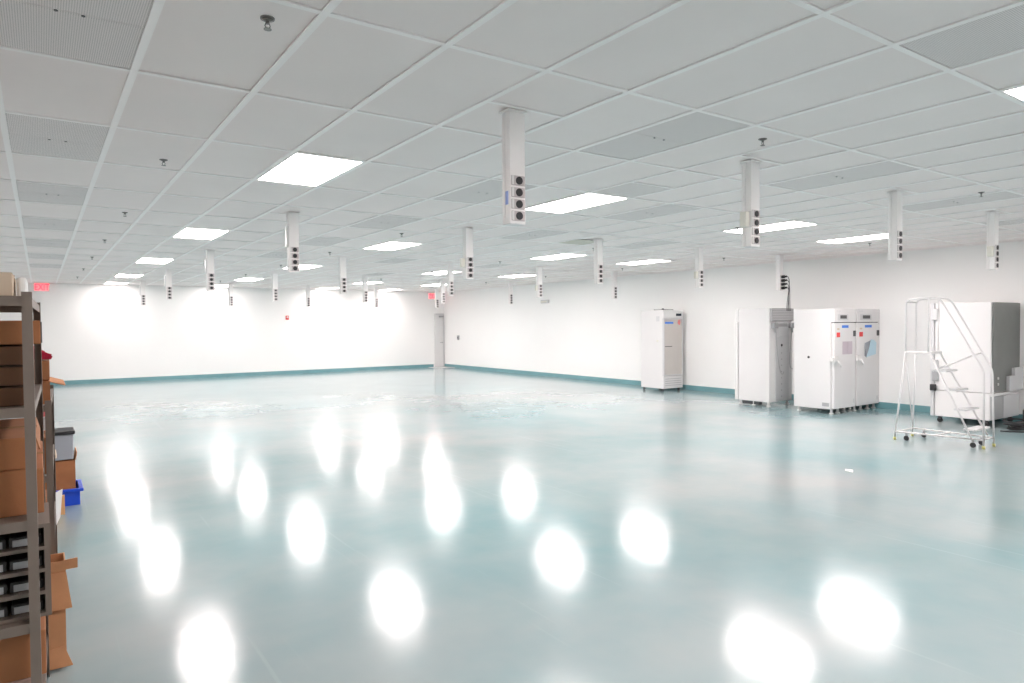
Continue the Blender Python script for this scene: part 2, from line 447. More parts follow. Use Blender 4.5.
# ------------------------------------------------------------------ far-corner door, signs, devices
d = MB()
d.box(DX0 + 0.05, DX1 - 0.05, YF - 0.035, YF - 0.002, 0.012, 2.18, 'white', 0.003, seg=1)
door = structure(d.build('door_1', origin=(DX0, YF, 0)))
fr = MB(); fz = 2.23
fr.box(DX0, DX0 + 0.05, YF - 0.06, YF, 0.0, fz, 'white2').box(DX1 - 0.05, DX1, YF - 0.06, YF, 0.0, fz, 'lgrey').box(DX0 + 0.05, DX1 - 0.05, YF - 0.06, YF, fz - 0.05, fz, 'lgrey')
fr.build('door_frame', door, origin=(DX0, YF, 0))
MB().cyl((DX1 - 0.10, YF - 0.035, 1.02), (DX1 - 0.10, YF - 0.09, 1.02), 0.022, 'grey').cyl((DX1 - 0.10, YF - 0.085, 1.02), (DX1 - 0.21, YF - 0.085, 1.02), 0.012, 'grey').build('door_handle', door, origin=(DX0, YF, 0))
MB().box(DX1 - 0.24, DX1 - 0.03, YF - 0.11, YF - 0.036, 2.07, 2.14, 'grey', 0.006).build('door_closer', door, origin=(DX0, YF, 0))
o = MB().box(13.15, 13.92, YF - 0.95, YF - 0.05, 0.0, 0.014, 'mat', 0.004, seg=1).build('doormat', origin=(13.5, YF - 0.5, 0))
tag(o, 'pale grey mat on the floor before the far corner door', 'mat')

def text_mesh(s, size, m, ext=0.002):
    cu = bpy.data.curves.new('t', 'FONT'); cu.body = s; cu.size = size; cu.extrude = ext; cu.align_x = 'CENTER'; cu.align_y = 'CENTER'
    ob = bpy.data.objects.new('t', cu); COL.objects.link(ob)
    dg = bpy.context.evaluated_depsgraph_get(); me = bpy.data.meshes.new_from_object(ob.evaluated_get(dg))
    bpy.data.objects.remove(ob); me.materials.clear(); me.materials.append(M[m]); return me
def exit_sign(x, z, lab):
    t = thing('exit_sign', lab, 'exit sign', (x, YF, z), group='exit signs')
    MB().box(-0.19, 0.19, -0.055, -0.002, -0.115, 0.115, 'exitpale', 0.006).build('housing', t)
    me = text_mesh('EXIT', 0.23, 'exit', 0.004)
    for v in me.vertices: v.co = Vector((v.co.x * 0.80, v.co.z - 0.058, v.co.y * 1.15))
    o = bpy.data.objects.new('lettering', me); COL.objects.link(o); o.parent = t
exit_sign(0.08, 2.985, 'glowing red EXIT sign high on the back wall above the shelves')
exit_sign(13.42, 2.94, 'glowing red EXIT sign near the ceiling above the far corner door')
t = thing('fire_alarm', 'small red fire alarm strobe in the middle of the back wall', 'fire alarm', (7.43, YF, 2.06))
MB().box(-0.055, 0.055, -0.045, -0.001, -0.075, 0.075, 'redlabel', 0.01).build('alarm_body', t)
MB().box(-0.03, 0.03, -0.065, -0.044, -0.01, 0.05, 'white2', 0.006).build('strobe', t)
t = thing('wall_emergency_light', 'oval beige fitting high on the right wall, left of the glass door fridge', 'wall fitting', (XR, 18.09, 2.52))
MB().box(-0.09, -0.001, -0.20, 0.20, -0.07, 0.05, 'lgrey', 0.03, seg=4).build('fitting_body', t)
MB().box(-0.11, -0.085, -0.15, 0.15, -0.05, 0.01, 'ivory', 0.01).build('lens', t)
t = thing('wall_control', 'small grey control box on the right wall beside the far door', 'wall control', (XR, 23.9, 1.23))
MB().box(-0.04, -0.001, -0.07, 0.07, -0.09, 0.09, 'grey', 0.006).build('control_box', t)
MB().box(-0.05, -0.038, -0.03, 0.03, -0.03, 0.03, 'dark', 0.004).build('control_button', t)

# ------------------------------------------------------------------ fridges
def foot(b, x, y, h=0.08, m='white2', r=0.022):
    b.cyl((x, y, 0.0), (x, y, 0.018), r * 1.5, m, 12).cyl((x, y, 0.018), (x, y, h), r * 0.8, m, 10)

# display fridge against the right wall
X0, X1, Y0, Y1 = 13.04, 13.76, 12.02, 12.82
t = thing('laboratory_fridge', 'tall white fridge with a beige glazed door, alone against the right wall', 'fridge', ((X0 + X1) / 2, (Y0 + Y1) / 2, 0))
og = t.location.copy()
b = MB().box(X0, X1, Y0 + 0.05, Y1, 0.075, 2.09, 'white', 0.012); b.build('cabinet', t, og)
b = MB().box(X0, X1, Y0 + 0.0, Y0 + 0.055, 1.88, 2.085, 'white', 0.008); hd = b.build('header', t, og)
MB().box(13.50, 13.70, Y0 - 0.006, Y0 + 0.002, 1.935, 2.00, 'screen', 0.002, seg=1).build('display', hd, og)
b = MB(); e_ = 0.028
za, zb = 0.405, 1.872
b.box(X0 + 0.004, X0 + 0.004 + e_, Y0, Y0 + 0.048, za, zb, 'lgrey').box(X1 - 0.004 - e_, X1 - 0.004, Y0, Y0 + 0.048, za, zb, 'lgrey')
b.box(X0 + 0.004 + e_, X1 - 0.004 - e_, Y0, Y0 + 0.048, za, za + e_, 'lgrey').box(X0 + 0.004 + e_, X1 - 0.004 - e_, Y0, Y0 + 0.048, zb - e_, zb, 'lgrey')
dr = b.build('door', t, og)
MB().box(X0 + 0.03, X1 - 0.03, Y0 + 0.008, Y0 + 0.04, za + 0.027, zb - 0.027, 'doorfill').build('door_panel', dr, og)
MB().box(13.10, 13.40, Y0 - 0.003, Y0 + 0.009, 1.735, 1.785, 'bluelabel').build('sticker', dr, og, label='blue sticker')
MB().box(13.10, 13.36, Y0 + 0.002, Y0 + 0.009, 1.145, 1.162, 'dark').build('sticker', dr, og, label='thin dark strip')
b = MB().box(13.585, 13.605, Y0 - 0.002, Y0 + 0.009, 1.72, 1.83, 'pinklabel').box(13.63, 13.65, Y0 - 0.002, Y0 + 0.009, 1.70, 1.84, 'pinklabel').box(13.57, 13.67, Y0 - 0.002, Y0 + 0.009, 1.755, 1.775, 'pinklabel')
b.build('sticker', dr, og, label='pink arrow sticker')
b = MB().box(X0, X1, Y0 + 0.004, Y0 + 0.055, 0.075, 0.39, 'white', 0.006); g = b.build('lower_panel', t, og)
b = MB()
for k in range(4): b.box(X0 + 0.06, X1 - 0.05, Y0 - 0.001, Y0 + 0.012, 0.15 + k * 0.055, 0.162 + k * 0.055, 'grey')
b.build('vent_slots', g, og)
MB().cyl((X0, 12.22, 1.30), (X0 - 0.035, 12.22, 1.30), 0.022, 'ivory').build('side_lock', t, og)
MB().box(X0 - 0.004, X0 + 0.002, 12.16, 12.27, 1.80, 1.93, 'lgrey').build('side_plate', t, og)
for fx, fy in ((X0 + 0.06, Y0 + 0.09), (X1 - 0.06, Y0 + 0.09), (X0 + 0.06, Y1 - 0.06), (X1 - 0.06, Y1 - 0.06)):
    b = MB().cyl((fx - 0.015, fy, 0.035), (fx + 0.015, fy, 0.035), 0.035, 'dark', 14).box(fx - 0.02, fx + 0.02, fy - 0.02, fy + 0.02, 0.06, 0.102, 'dark'); b.build('caster', t, og)
o = MB().box(13.10, 13.52, 12.12, 12.42, 2.092, 2.108, 'dark', 0.003, seg=1).box(13.10, 13.14, 12.10, 12.14, 2.10, 2.13, 'dark').build('flat_tray', origin=(13.3, 12.3, 2.09))
tag(o, 'thin dark tray lying on top of the glazed door fridge', 'tray')

# freezer seen from behind
X0, X1, Y0, Y1 = 12.36, 13.16, 8.50, 9.34
t = thing('laboratory_freezer', 'white freezer showing its back with grey vent, channel and loose cables', 'freezer', ((X0 + X1) / 2, (Y0 + Y1) / 2, 0), group='white laboratory freezers')
og = t.location.copy()
MB().box(X0, X1, Y0, Y1 - 0.085, 0.09, 2.055, 'white', 0.012).build('cabinet', t, og)
MB().box(X0 - 0.012, X1 + 0.012, Y1 - 0.075, Y1, 0.09, 1.76, 'white', 0.01).build('door', t, og)
MB().box(X0, X1, Y1 - 0.085, Y1 - 0.01, 1.775, 2.05, 'white', 0.01).build('header', t, og)
v = MB().box(X0 + 0.02, X1 - 0.01, Y0 - 0.045, Y0 + 0.002, 1.78, 2.04, 'grey', 0.006)
v = v.build('rear_vent', t, og)
b = MB()
for k in range(7): b.box(X0 + 0.04, X1 - 0.03, Y0 - 0.052, Y0 - 0.040, 1.80 + k * 0.034, 1.816 + k * 0.034, 'lgrey')
b.build('vent_louver', v, og)
b = MB().box(X0 + 0.20, X1 - 0.14, Y0 - 0.018, Y0 + 0.002, 0.12, 1.775, 'lgrey', 0.004)
ch = b.build('rear_channel', t, og)
b = MB().box(X0 + 0.24, X1 - 0.22, Y0 - 0.055, Y0 - 0.016, 1.45, 1.66, 'lgrey', 0.008).box(X0 + 0.2, X1 - 0.2, Y0 - 0.03, Y0 - 0.016, 1.66, 1.73, 'grey', 0.004); b.build('cable_cover', ch, og)
b = MB()
for k in range(9): b.cyl((X0 + 0.40, Y0 - 0.016, 0.2 + k * 0.13), (X0 + 0.40, Y0 - 0.022, 0.2 + k * 0.13), 0.016, 'grey', 10)
b.build('screw_plug', ch, og)
MB().cyl((X0 + 0.40, Y0 - 0.016, 1.275), (X0 + 0.40, Y0 - 0.026, 1.275), 0.026, 'black', 14).build('port', ch, og)
for xx in (X0 + 0.05, X1 - 0.16):
    MB().box(xx, xx + 0.14, Y0 - 0.09, Y0 + 0.001, 1.63, 1.74, 'grey', 0.01).cyl((xx + .07, Y0 - 0.05, 1.63), (xx + .09, Y0 - 0.05, 1.54), 0.02, 'grey').build('cable_bracket', t, og)
def bez(p0, p1, p2, p3, n=16):
    out = []
    for k in range(n + 1):
        u = k / n
        out.append(Vector(p0) * (1 - u) ** 3 + Vector(p1) * 3 * u * (1 - u) ** 2 + Vector(p2) * 3 * u * u * (1 - u) + Vector(p3) * u ** 3)
    return out
MB().tube(bez((X0 + 0.12, Y0 - 0.07, 1.64), (X0 + 0.12, Y0 - 0.1, 0.95), (X0 + 0.32, Y0 - 0.06, 0.50), (X0 + 0.46, Y0 - 0.03, 0.72)), 0.007, 'grey', 6).build('cable', t, og)
MB().tube(bez((X1 - 0.10, Y0 - 0.07, 1.64), (X1 - 0.22, Y0 - 0.1, 1.2), (X1 - 0.26, Y0 - 0.06, 0.75), (X1 - 0.02, Y0 - 0.03, 0.76)), 0.007, 'grey', 6).build('cable', t, og)
for fx, fy in ((X0 + 0.06, Y0 + 0.06), (X1 - 0.08, Y0 + 0.06), (X0 + 0.06, Y1 - 0.10), (X1 - 0.08, Y1 - 0.10), (X0 + .05, Y0 + 0.4)):
    b = MB(); foot(b, fx, fy, 0.095, 'white2', 0.03); b.build('foot', t, og)
MB().box(X0 + 0.03, X0 + 0.12, Y0 + 0.25, Y1 - 0.16, 0.02, 0.088, 'dark', 0.01).build('drip_tray', t, og)

# pair of upright freezers
def upright(x0, x1, y0, y1, h, label, right):
    t = thing('laboratory_freezer', label, 'freezer', ((x0 + x1) / 2, (y0 + y1) / 2, 0), group='white laboratory freezers')
    og = t.location.copy()
    MB().box(x0, x1, y0 + 0.07, y1, 0.085, h, 'white', 0.012).build('cabinet', t, og)
    hd = MB().box(x0, x1, y0, y0 + 0.075, 1.745, h, 'white', 0.008).build('header', t, og)
    w = x1 - x0
    dx0, dx1 = x0 + w * 0.13, x0 + w * 0.62
    dp = MB().box(dx0, dx1, y0 - 0.008, y0 + 0.002, 1.785, 1.895, 'lgrey', 0.004, seg=1).build('control_panel', hd, og)
    MB().box(dx0 + 0.09, dx1 - 0.06, y0 - 0.012, y0 - 0.006, 1.812, 1.876, 'dark', 0.002, seg=1).build('display', dp, og)
    b = MB()
    for k in range(6): b.box(x0 + 0.07 + k * 0.026, x0 + 0.086 + k * 0.026, y0 - 0.003, y0 + 0.002, 1.948, 1.965, 'lgrey')
    b.build('nameplate', hd, og, label='small dark lettering')
    dr = MB().box(x0 + 0.004, x1 - 0.004, y0, y0 + 0.062, 0.10, 1.73, 'white', 0.010).build('door', t, og)
    MB().box(x0 + 0.01, x1 - 0.01, y0 + 0.03, y0 + 0.072, 1.728, 1.748, 'dark').build('door_seal', t, og)
    fx = lambda a: x0 + w * a
    MB().box(fx(0.34), fx(0.64), y0 - 0.004, y0 + 0.001, 1.635, 1.685, 'bluelabel').build('sticker', dr, og, label='blue sticker')
    MB().box(fx(0.10), fx(0.25), y0 - 0.004, y0 + 0.001, 1.46, 1.55, 'redlabel').build('sticker', dr, og, label='red square sticker')
    MB().box(fx(0.12), fx(0.22), y0 - 0.003, y0 + 0.001, 1.60, 1.63, 'cardpale').build('sticker', dr, og, label='small beige sticker')
    MB().box(fx(0.87), fx(0.97), y0 - 0.012, y0 + 0.001, 1.47, 1.58, 'dark', 0.004, seg=1).build('lock_plate', dr, og)
    # latch handle at the left edge
    hb = MB().box(x0 - 0.06, x0 + 0.07, y0 - 0.05, y0 + 0.001, 0.99, 1.10, 'white2', 0.015)
    hb.box(x0 - 0.09, x0 - 0.03, y0 - 0.03, y0 + 0.05, 1.0, 1.075, 'white2', 0.012) if not right else None
    hb.tube([(x0 + 0.05, y0 - 0.045, 1.02), (x0 + 0.09, y0 - 0.075, 0.95), (x0 + 0.10, y0 - 0.07, 0.90)], 0.018, 'white2', 10)
    hb.build('latch_handle', dr, og)
    if not right:
        MB().cyl((x0 + 0.001, y0 + 0.52, 1.07), (x0 - 0.008, y0 + 0.52, 1.07), 0.024, 'black', 14).build('port', t, og)
        MB().box(x0 - 0.003, x0 + 0.001, y0 + 0.10, y0 + 0.24, 0.14, 0.21, 'grey').build('rating_plate', t, og)
    MB().box(fx(0.88), fx(0.93), y0 - 0.003, y0 + 0.001, 0.18, 0.26, 'lgrey').build('sticker', dr, og, label='small grey sticker')
    for ax, ay in ((0.07, 0.1), (0.93, 0.1), (0.07, 0.9), (0.93, 0.9), (0.35, 0.1), (0.65, 0.1)):
        b = MB(); foot(b, x0 + w * ax, y0 + (y1 - y0) * ay, 0.09, 'white2', 0.028); b.build('foot', t, og)
    return t, dr, og
UY0, UY1 = 7.06, 7.90
t, dr, og = upright(12.29, 13.05, UY0, UY1, 2.005, 'left one of the paired white freezers, pale papers on its door', False)
for k in range(2):
    o = MB().box(12.57 + k * 0.175, 12.735 + k * 0.175, UY0 - 0.006, UY0 - 0.001, 1.13, 1.375, 'greypaper').build('notice_sheet')
    tag(o, ['left', 'right'][k] + ' pale mauve sheet taped to the left paired freezer door', 'paper', 'sheets taped to the freezer door')
t, dr, og = upright(13.09, 13.94, UY0, UY1, 2.005, 'right one of the paired white freezers, nearest the wall, blue paper on door', True)
b = MB().poly([(13.42, UY0 - 0.012, 1.05), (13.78, UY0 - 0.012, 1.10), (13.80, UY0 - 0.012, 1.33), (13.68, UY0 - 0.03, 1.38), (13.56, UY0 - 0.03, 1.40), (13.50, UY0 - 0.012, 1.18)], 'bluepaper', (0, 0.004, 0))
tag(b.build('folded_sheet'), 'pale blue folded sheet hanging on the right paired freezer', 'paper')
b = MB().poly([(13.36, UY0 - 0.007, 1.08), (13.44, UY0 - 0.007, 1.04), (13.60, UY0 - 0.007, 1.38), (13.38, UY0 - 0.007, 1.33)], 'graybin', (0, 0.004, 0))
tag(b.build('document_pouch'), 'grey pouch behind the blue sheet on the right paired freezer', 'pouch')

# large cabinet behind the ladder
X0, X1, Y0, Y1 = 12.73, 13.86, 4.63, 5.56
t = thing('environmental_chamber', 'big white cabinet with a steel side, behind the rolling ladder', 'cabinet', ((X0 + X1) / 2, (Y0 + Y1) / 2, 0))
og = t.location.copy()
MB().box(X0, X1, Y0 + 0.02, Y1 - 0.06, 0.56, 2.06, 'white', 0.012).build('cabinet', t, og)
MB().box(X0, X1, Y0 + 0.03, Y1 - 0.06, 0.11, 0.555, 'white', 0.012).build('machine_compartment', t, og)
MB().box(X0 + 0.03, X1 - 0.005, Y0, Y0 + 0.021, 0.575, 2.05, 'steel', 0.003, seg=1).build('rear_panel', t, og, label='dull brushed steel panel')
b = MB().box(X0 + 0.02, X0 + 0.46, Y0, Y0 + 0.032, 0.13, 0.50, 'grey', 0.003, seg=1).box(X0 + 0.47, X1 - 0.01, Y0, Y0 + 0.032, 0.12, 0.50, 'lgrey', 0.003, seg=1); b.build('service_panel', t, og)
b = MB().box(X0 - 0.005, X0 + 0.62, Y0 - 0.03, Y0 + 0.035, 0.515, 0.56, 'white', 0.004); b.build('ledge', t, og)
b = MB().box(X0 + 0.56, X1, Y0 - 0.05, Y0 - 0.001, 0.57, 0.82, 'lgrey', 0.004).box(X0 + 0.78, X1, Y0 - 0.05, Y0 - 0.001, 0.82, 0.95, 'lgrey', 0.004); b.build('stepped_cover', t, og)
for z in (0.80, 0.70): MB().cyl((X0 + 0.22, Y0 + 0.001, z), (X0 + 0.22, Y0 - 0.012, z), 0.022, 'white2', 14).build('port_cap', t, og)
dr = MB().box(X0 - 0.015, X1, Y1 - 0.055, Y1, 0.11, 2.06, 'lgrey', 0.008).build('door', t, og)
for z in (1.86, 0.98): MB().box(X0 - 0.06, X0 + 0.02, Y1 - 0.12, Y1 - 0.02, z - 0.09, z + 0.10, 'lgrey', 0.01).build('hinge', dr, og)
MB().box(X0 - 0.07, X0 - 0.01, Y1 - 0.10, Y1 - 0.01, 0.55, 0.66, 'black', 0.01).build('lock', dr, og)
MB().box(X0 - 0.03, X0 + 0.01, Y1 - 0.13, Y1 - 0.02, 0.72, 0.95, 'grey', 0.01).build('latch_handle', dr, og)
for fx, fy in ((X0 + 0.08, Y0 + 0.1), (X1 - 0.1, Y0 + 0.1), (X0 + 0.08, Y1 - 0.12), (X1 - 0.1, Y1 - 0.12)):
    MB().cyl((fx - 0.018, fy, 0.042), (fx + 0.018, fy, 0.042), 0.042, 'black', 16).box(fx - 0.028, fx + 0.028, fy - 0.02, fy + 0.02, 0.06, 0.115, 'dark', 0.004).build('caster', t, og)
# cables beside it
def coil(cxx, cyy, r1, r2, n, h, m, rad):
    pts = []
    for k in range(n * 14 + 1):
        a = 2 * math.pi * k / 14
        rr = r1 + (r2 - r1) * k / (n * 14) + 0.02 * math.sin(a * 0.37)
        pts.append((cxx + rr * math.cos(a), cyy + rr * 0.8 * math.sin(a), rad + h * (0.5 + 0.5 * math.sin(a * 0.31)) * k / (n * 14)))
    return MB().tube(pts, rad, m, 6)
tag(coil(12.86, 4.34, 0.07, 0.24, 5, 0.16, 'black', 0.015).build('coiled_cable', origin=(13.0, 4.3, 0)), 'tangled black cable coil on the floor before the steel-sided cabinet', 'cable')
tag(coil(13.66, 4.36, 0.06, 0.15, 4, 0.12, 'dark', 0.013).build('coiled_cable', origin=(13.6, 4.3, 0)), 'smaller dark cable coil on the floor close to the right wall', 'cable')
tag(MB().tube([Vector(p) for p in ((12.42, 4.40, 0.012), (12.55, 4.15, 0.012), (12.9, 4.02, 0.012), (13.3, 4.10, 0.012), (13.7, 3.9, 0.012), (13.8, 3.6, 0.012))], 0.012, 'black', 6).build('power_cable', origin=(13.0, 4.1, 0)), 'black cable trailing over the floor to the right wall', 'cable')
t = thing('floor_pump', 'small dark upright pump on the floor beside the steel-sided cabinet', 'pump', (13.42, 4.40, 0))
MB().box(-0.11, 0.11, -0.09, 0.09, 0.0, 0.07, 'dark', 0.01).build('pump_base', t)
MB().cyl((0.0, 0, 0.07), (0.0, 0, 0.26), 0.035, 'dark').cyl((0.0, 0, 0.26), (0.05, 0, 0.30), 0.025, 'steel').build('pump_body', t)
MB().tube([(0.05, 0, 0.30), (0.10, 0.0, 0.34), (0.14, 0.0, 0.28), (0.15, 0.02, 0.12), (0.13, 0.04, 0.013)], 0.011, 'black', 6).build('hose', t)

# ------------------------------------------------------------------ rolling ladder
t = thing('rolling_ladder', 'white rolling safety ladder with handrails beside the white cabinets', 'ladder', (10.66, 4.45, 0))
og = t.location.copy()
R = 0.013
YR, YP, YB, PZ = 5.03, 4.60, 3.93, 1.31
def lat(z):          # the frame flares outwards towards the floor
    k = 1 - z / PZ
    return 10.49 - 0.10 * k, 10.80 + 0.13 * k
for side in (0, 1):
    X = (10.49, 10.80)[side]; XF = (10.53, 10.815)[side]; XFF = (10.545, 10.88)[side]; XRF = (10.39, 10.93)[side]
    pts = [(X, 4.93, PZ), (X, 4.93, 1.98)]
    pts += [tuple(p) for p in bez((X, 4.93, 1.98), (X, 4.93, 2.06), (X, 4.90, 2.08), (X, 4.80, 2.08), 5)][1:]
    pts += [(X, 4.58, 2.085)]
    pts += [tuple(p) for p in bez((X, 4.58, 2.085), (X, 4.50, 2.085), (X, 4.46, 2.06), (X, 4.42, 1.985), 5)][1:]
    pts += [(XF, 3.98, 1.16)]
    pts += [tuple(p) for p in bez((XF, 3.98, 1.16), (XF, 3.94, 1.08), (XF, YB, 1.05), (XF, YB, 0.97), 5)][1:]
    pts += [(XFF, YB, 0.03)]
    MB().tube(pts, R, 'white', 10).build('handrail', t, og)
    MB().tube([(X, 4.93, PZ), (XRF, YR, 0.03)], R, 'white', 10).build('leg', t, og)
    MB().tube([(X, 4.62, PZ), (X, 4.62, 2.08)], R * 0.75, 'white', 8).build('guard_post', t, og)
    MB().tube([(XFF, YB, 0.12), (XRF, YR, 0.12)], R, 'white', 8).build('base_rail', t, og)
    MB().tube([(X, 4.60, PZ - 0.01), (lat(0.14)[side], 4.02, 0.14)], R, 'white', 8).build('stringer', t, og)
    MB().cyl((XFF, YB, 0.0), (XFF, YB, 0.04), 0.019, 'yellow', 10).build('rubber_tip', t, og)
    MB().cyl((XRF, YR, 0.0), (XRF, YR, 0.04), 0.019, 'yellow', 10).build('rubber_tip', t, og)
MB().tube([(10.49, 4.56, 1.04), (10.515, 4.07, 1.27)], 0.013, 'white', 8).build('mid_rail', t, og)
MB().tube([(10.515, 4.07, 1.275), (10.81, 4.07, 1.30)], 0.010, 'white', 8).build('locking_bar', t, og)
MB().tube([(10.49, 4.92, 2.035), (10.80, 4.92, 2.035)], R, 'white', 8).build('rear_rail', t, og)
MB().box(10.48, 10.81, 4.57, 4.95, PZ - 0.03, PZ, 'white', 0.005).build('platform', t, og)
for k in range(4):
    z = PZ - 0.262 * (k + 1); y = 4.60 - (PZ - z) * (0.58 / 1.17)
    a_, b_ = lat(z)
    MB().box(a_ + 0.004, b_ - 0.004, y - 0.10, y + 0.05, z - 0.016, z + 0.008, 'lgrey' if k < 3 else 'white', 0.004).build('step', t, og)
for y, a_, b_ in ((YB + 0.02, 10.545, 10.88), (YR - 0.02, 10.39, 10.93), (4.5, 10.46, 10.905)):
    MB().tube([(a_, y, 0.12), (b_, y, 0.12)], R * 0.9, 'white', 8).build('base_crossbar', t, og)
MB().tube([(10.49, 4.935, 1.28), (10.92, 5.02, 0.14)], 0.010, 'white', 8).build('rear_brace', t, og)
for X, Y in ((10.425, 4.88), (10.92, 4.86), (10.55, 4.06), (10.88, 4.08)):
    c = MB().box(X - 0.018, X + 0.018, Y - 0.014, Y + 0.014, 0.07, 0.112, 'grey', 0.003, seg=1).build('caster_fork', t, og)
    MB().cyl((X - 0.010, Y, 0.036), (X + 0.010, Y, 0.036), 0.036, 'black', 18).build('wheel', c, og)

# scrap of paper
o = MB().poly([(7.73, 4.21, 0.002), (7.79, 4.24, 0.004), (7.86, 4.28, 0.002), (7.80, 4.34, 0.010), (7.745, 4.31, 0.003)], 'paper', (0, 0, 0.0015)).build('paper_scrap', origin=(7.78, 4.27, 0))
tag(o, 'small white scrap of paper lying alone on the open floor', 'paper scrap')

# ------------------------------------------------------------------ shelving at the left
def shelving(name_label, x, y, rz, depth, length, height, zs, group):
    """origin at the near right foot; local -x goes back to the wall, +y goes away"""
    t = thing('metal_shelving', name_label, 'shelving', (x, y, 0), rz, group)
    for px in (0.0, -depth):
        for py in (0.0, length):
            sx = -1 if px == 0 else 1
            b = MB()
            xa, xb = (px - 0.031, px) if px == 0 else (px, px + 0.031)
            ya, yb = (py, py + 0.003) if py == 0 else (py - 0.003, py)
            b.box(xa, xb, ya, yb, 0.0, height, 'shelfmetal')
            xc, xd = (px - 0.003, px) if px == 0 else (px, px + 0.003)
            ye, yf = (py + 0.003, py + 0.035) if py == 0 else (py - 0.035, py - 0.003)
            b.box(xc, xd, ye, yf, 0.0, height, 'shelfmetal')
            b.build('upright', t)
    for z in zs:
        b = MB()
        b.box(-depth + 0.004, -0.004, 0.004, length - 0.004, z - 0.004, z, 'shelfmetal')
        b.box(-depth + 0.004, -0.004, 0.0035, 0.006, z - 0.035, z - 0.004, 'shelfmetal')
        b.box(-depth + 0.004, -0.004, length - 0.006, length - 0.0035, z - 0.035, z - 0.004, 'shelfmetal')
        b.box(-0.006, -0.0035, 0.006, length - 0.006, z - 0.035, z - 0.004, 'shelfmetal')
        b.box(-depth + 0.0035, -depth + 0.006, 0.006, length - 0.006, z - 0.035, z - 0.004, 'shelfmetal')
        b.build('shelf', t)
    return t
RZ = -math.radians(1.2)
ZS = (0.21, 0.71, 1.075, 1.475, 1.865)
shelving('tall grey metal shelving unit nearest the camera at the left edge', -0.02, 2.92, RZ, 0.6, 1.22, 1.88, ZS, 'shelving units')
ZS2 = (0.13, 0.55, 0.95, 1.335)
shelving('lower grey metal shelving unit standing behind the nearest tall one', 0.045, 4.45, RZ, 0.6, 1.22, 1.36, ZS2, 'shelving units')

def carton(label, x0, x1, y0, y1, z0, z1, m='card', flaps=(), opened=False, tape=True, cat='cardboard box', name='cardboard_box', rz=0.0, lidm=None):
    c = ((x0 + x1) / 2, (y0 + y1) / 2, z0)
    t = thing(name, label, cat, c, rz)
    hx, hy, h = (x1 - x0) / 2, (y1 - y0) / 2, z1 - z0
    b = MB()
    if opened:
        w = 0.006
        b.box(-hx, hx, -hy, hy, 0, w, m)
        b.box(-hx, -hx + w, -hy, hy, w, h, m).box(hx - w, hx, -hy, hy, w, h, m)
        b.box(-hx + w, hx - w, -hy, -hy + w, w, h, m).box(-hx + w, hx - w, hy - w, hy, w, h, m)
    else:
        b.box(-hx, hx, -hy, hy, 0, h, m, 0.004)
    b.build('box_body', t)
    if tape and not opened:
        MB().box(-hx - 0.0012, hx + 0.0012, -0.025, 0.025, h - 0.06, h + 0.0012, 'tape').build('packing_tape', t)
    fm = lidm or m
    for (side, length, ang) in flaps:
        a = math.radians(ang)   # 0 = straight out, 90 = up, -90 = hanging
        dx, dz = math.cos(a) * length, math.sin(a) * length
        b = MB(); th = 0.005
        if side == 'x+': P = [(hx, -hy, h), (hx, hy, h), (hx + dx, hy * 0.97, h + dz), (hx + dx, -hy * 0.97, h + dz)]
        elif side == 'x-': P = [(-hx, hy, h), (-hx, -hy, h), (-hx - dx, -hy * .97, h + dz), (-hx - dx, hy * .97, h + dz)]
        elif side == 'y-': P = [(-hx, -hy, h), (hx, -hy, h), (hx * .97, -hy - dx, h + dz), (-hx * .97, -hy - dx, h + dz)]
        else: P = [(hx, hy, h), (-hx, hy, h), (-hx * .97, hy + dx, h + dz), (hx * .97, hy + dx, h + dz)]
        nrm = (Vector(P[1]) - Vector(P[0])).cross(Vector(P[3]) - Vector(P[0])).normalized() * th
        b.poly(P, fm, nrm).build('flap', t)
    return t

# near unit, top: pale box with a white bundle
z = ZS[4] + 0.001
carton('pale cardboard box on the top shelf of the nearest shelving', -0.50, -0.075, 3.00, 3.40, z, z + 0.085, 'cardpale')
o = MB().box(-0.066, -0.035, 3.10, 3.34, z, z + 0.075, 'paper', 0.012, seg=3).build('plastic_wrap_bundle', origin=(-.05, 3.2, z)); tag(o, 'white wrapped bundle beside the pale box on the top shelf', 'bundle')
# second shelf: stack of flat dark cartons, brown box on top
z = ZS[3] + 0.001
names = ['lowest', 'middle', 'uppermost']
for k in range(3):
    t = carton(names[k] + ' flat dark brown carton stacked under the top shelf, left edge', -0.56, -0.045 + 0.002 * k, 2.99, 3.9, z + k * 0.073, z + k * 0.073 + 0.066, 'carddark', tape=False)
    t['group'] = 'flat dark cartons'
z2 = z + 3 * 0.073
t = carton('orange-brown flat box on the dark cartons just below the top shelf', -0.58, 0.002, 3.0, 3.95, z2, z2 + 0.085, 'card', tape=False)
MB().box(0.290, 0.2955, -0.47, -0.40, 0.004, 0.08, 'dark').build('end_label', t, label='dark strip')
# third shelf: two boxes
z = ZS[2] + 0.001
carton('large brown cardboard box on the middle shelf of the nearest shelving', -0.56, 0.0, 3.02, 3.75, z, z + 0.165, 'card', flaps=())
carton('brown cardboard box stacked on the large one, its end flap hanging open', -0.56, -0.020, 3.03, 3.70, z + 0.166, z + 0.28, 'card', flaps=(('x+', 0.05, -75),))
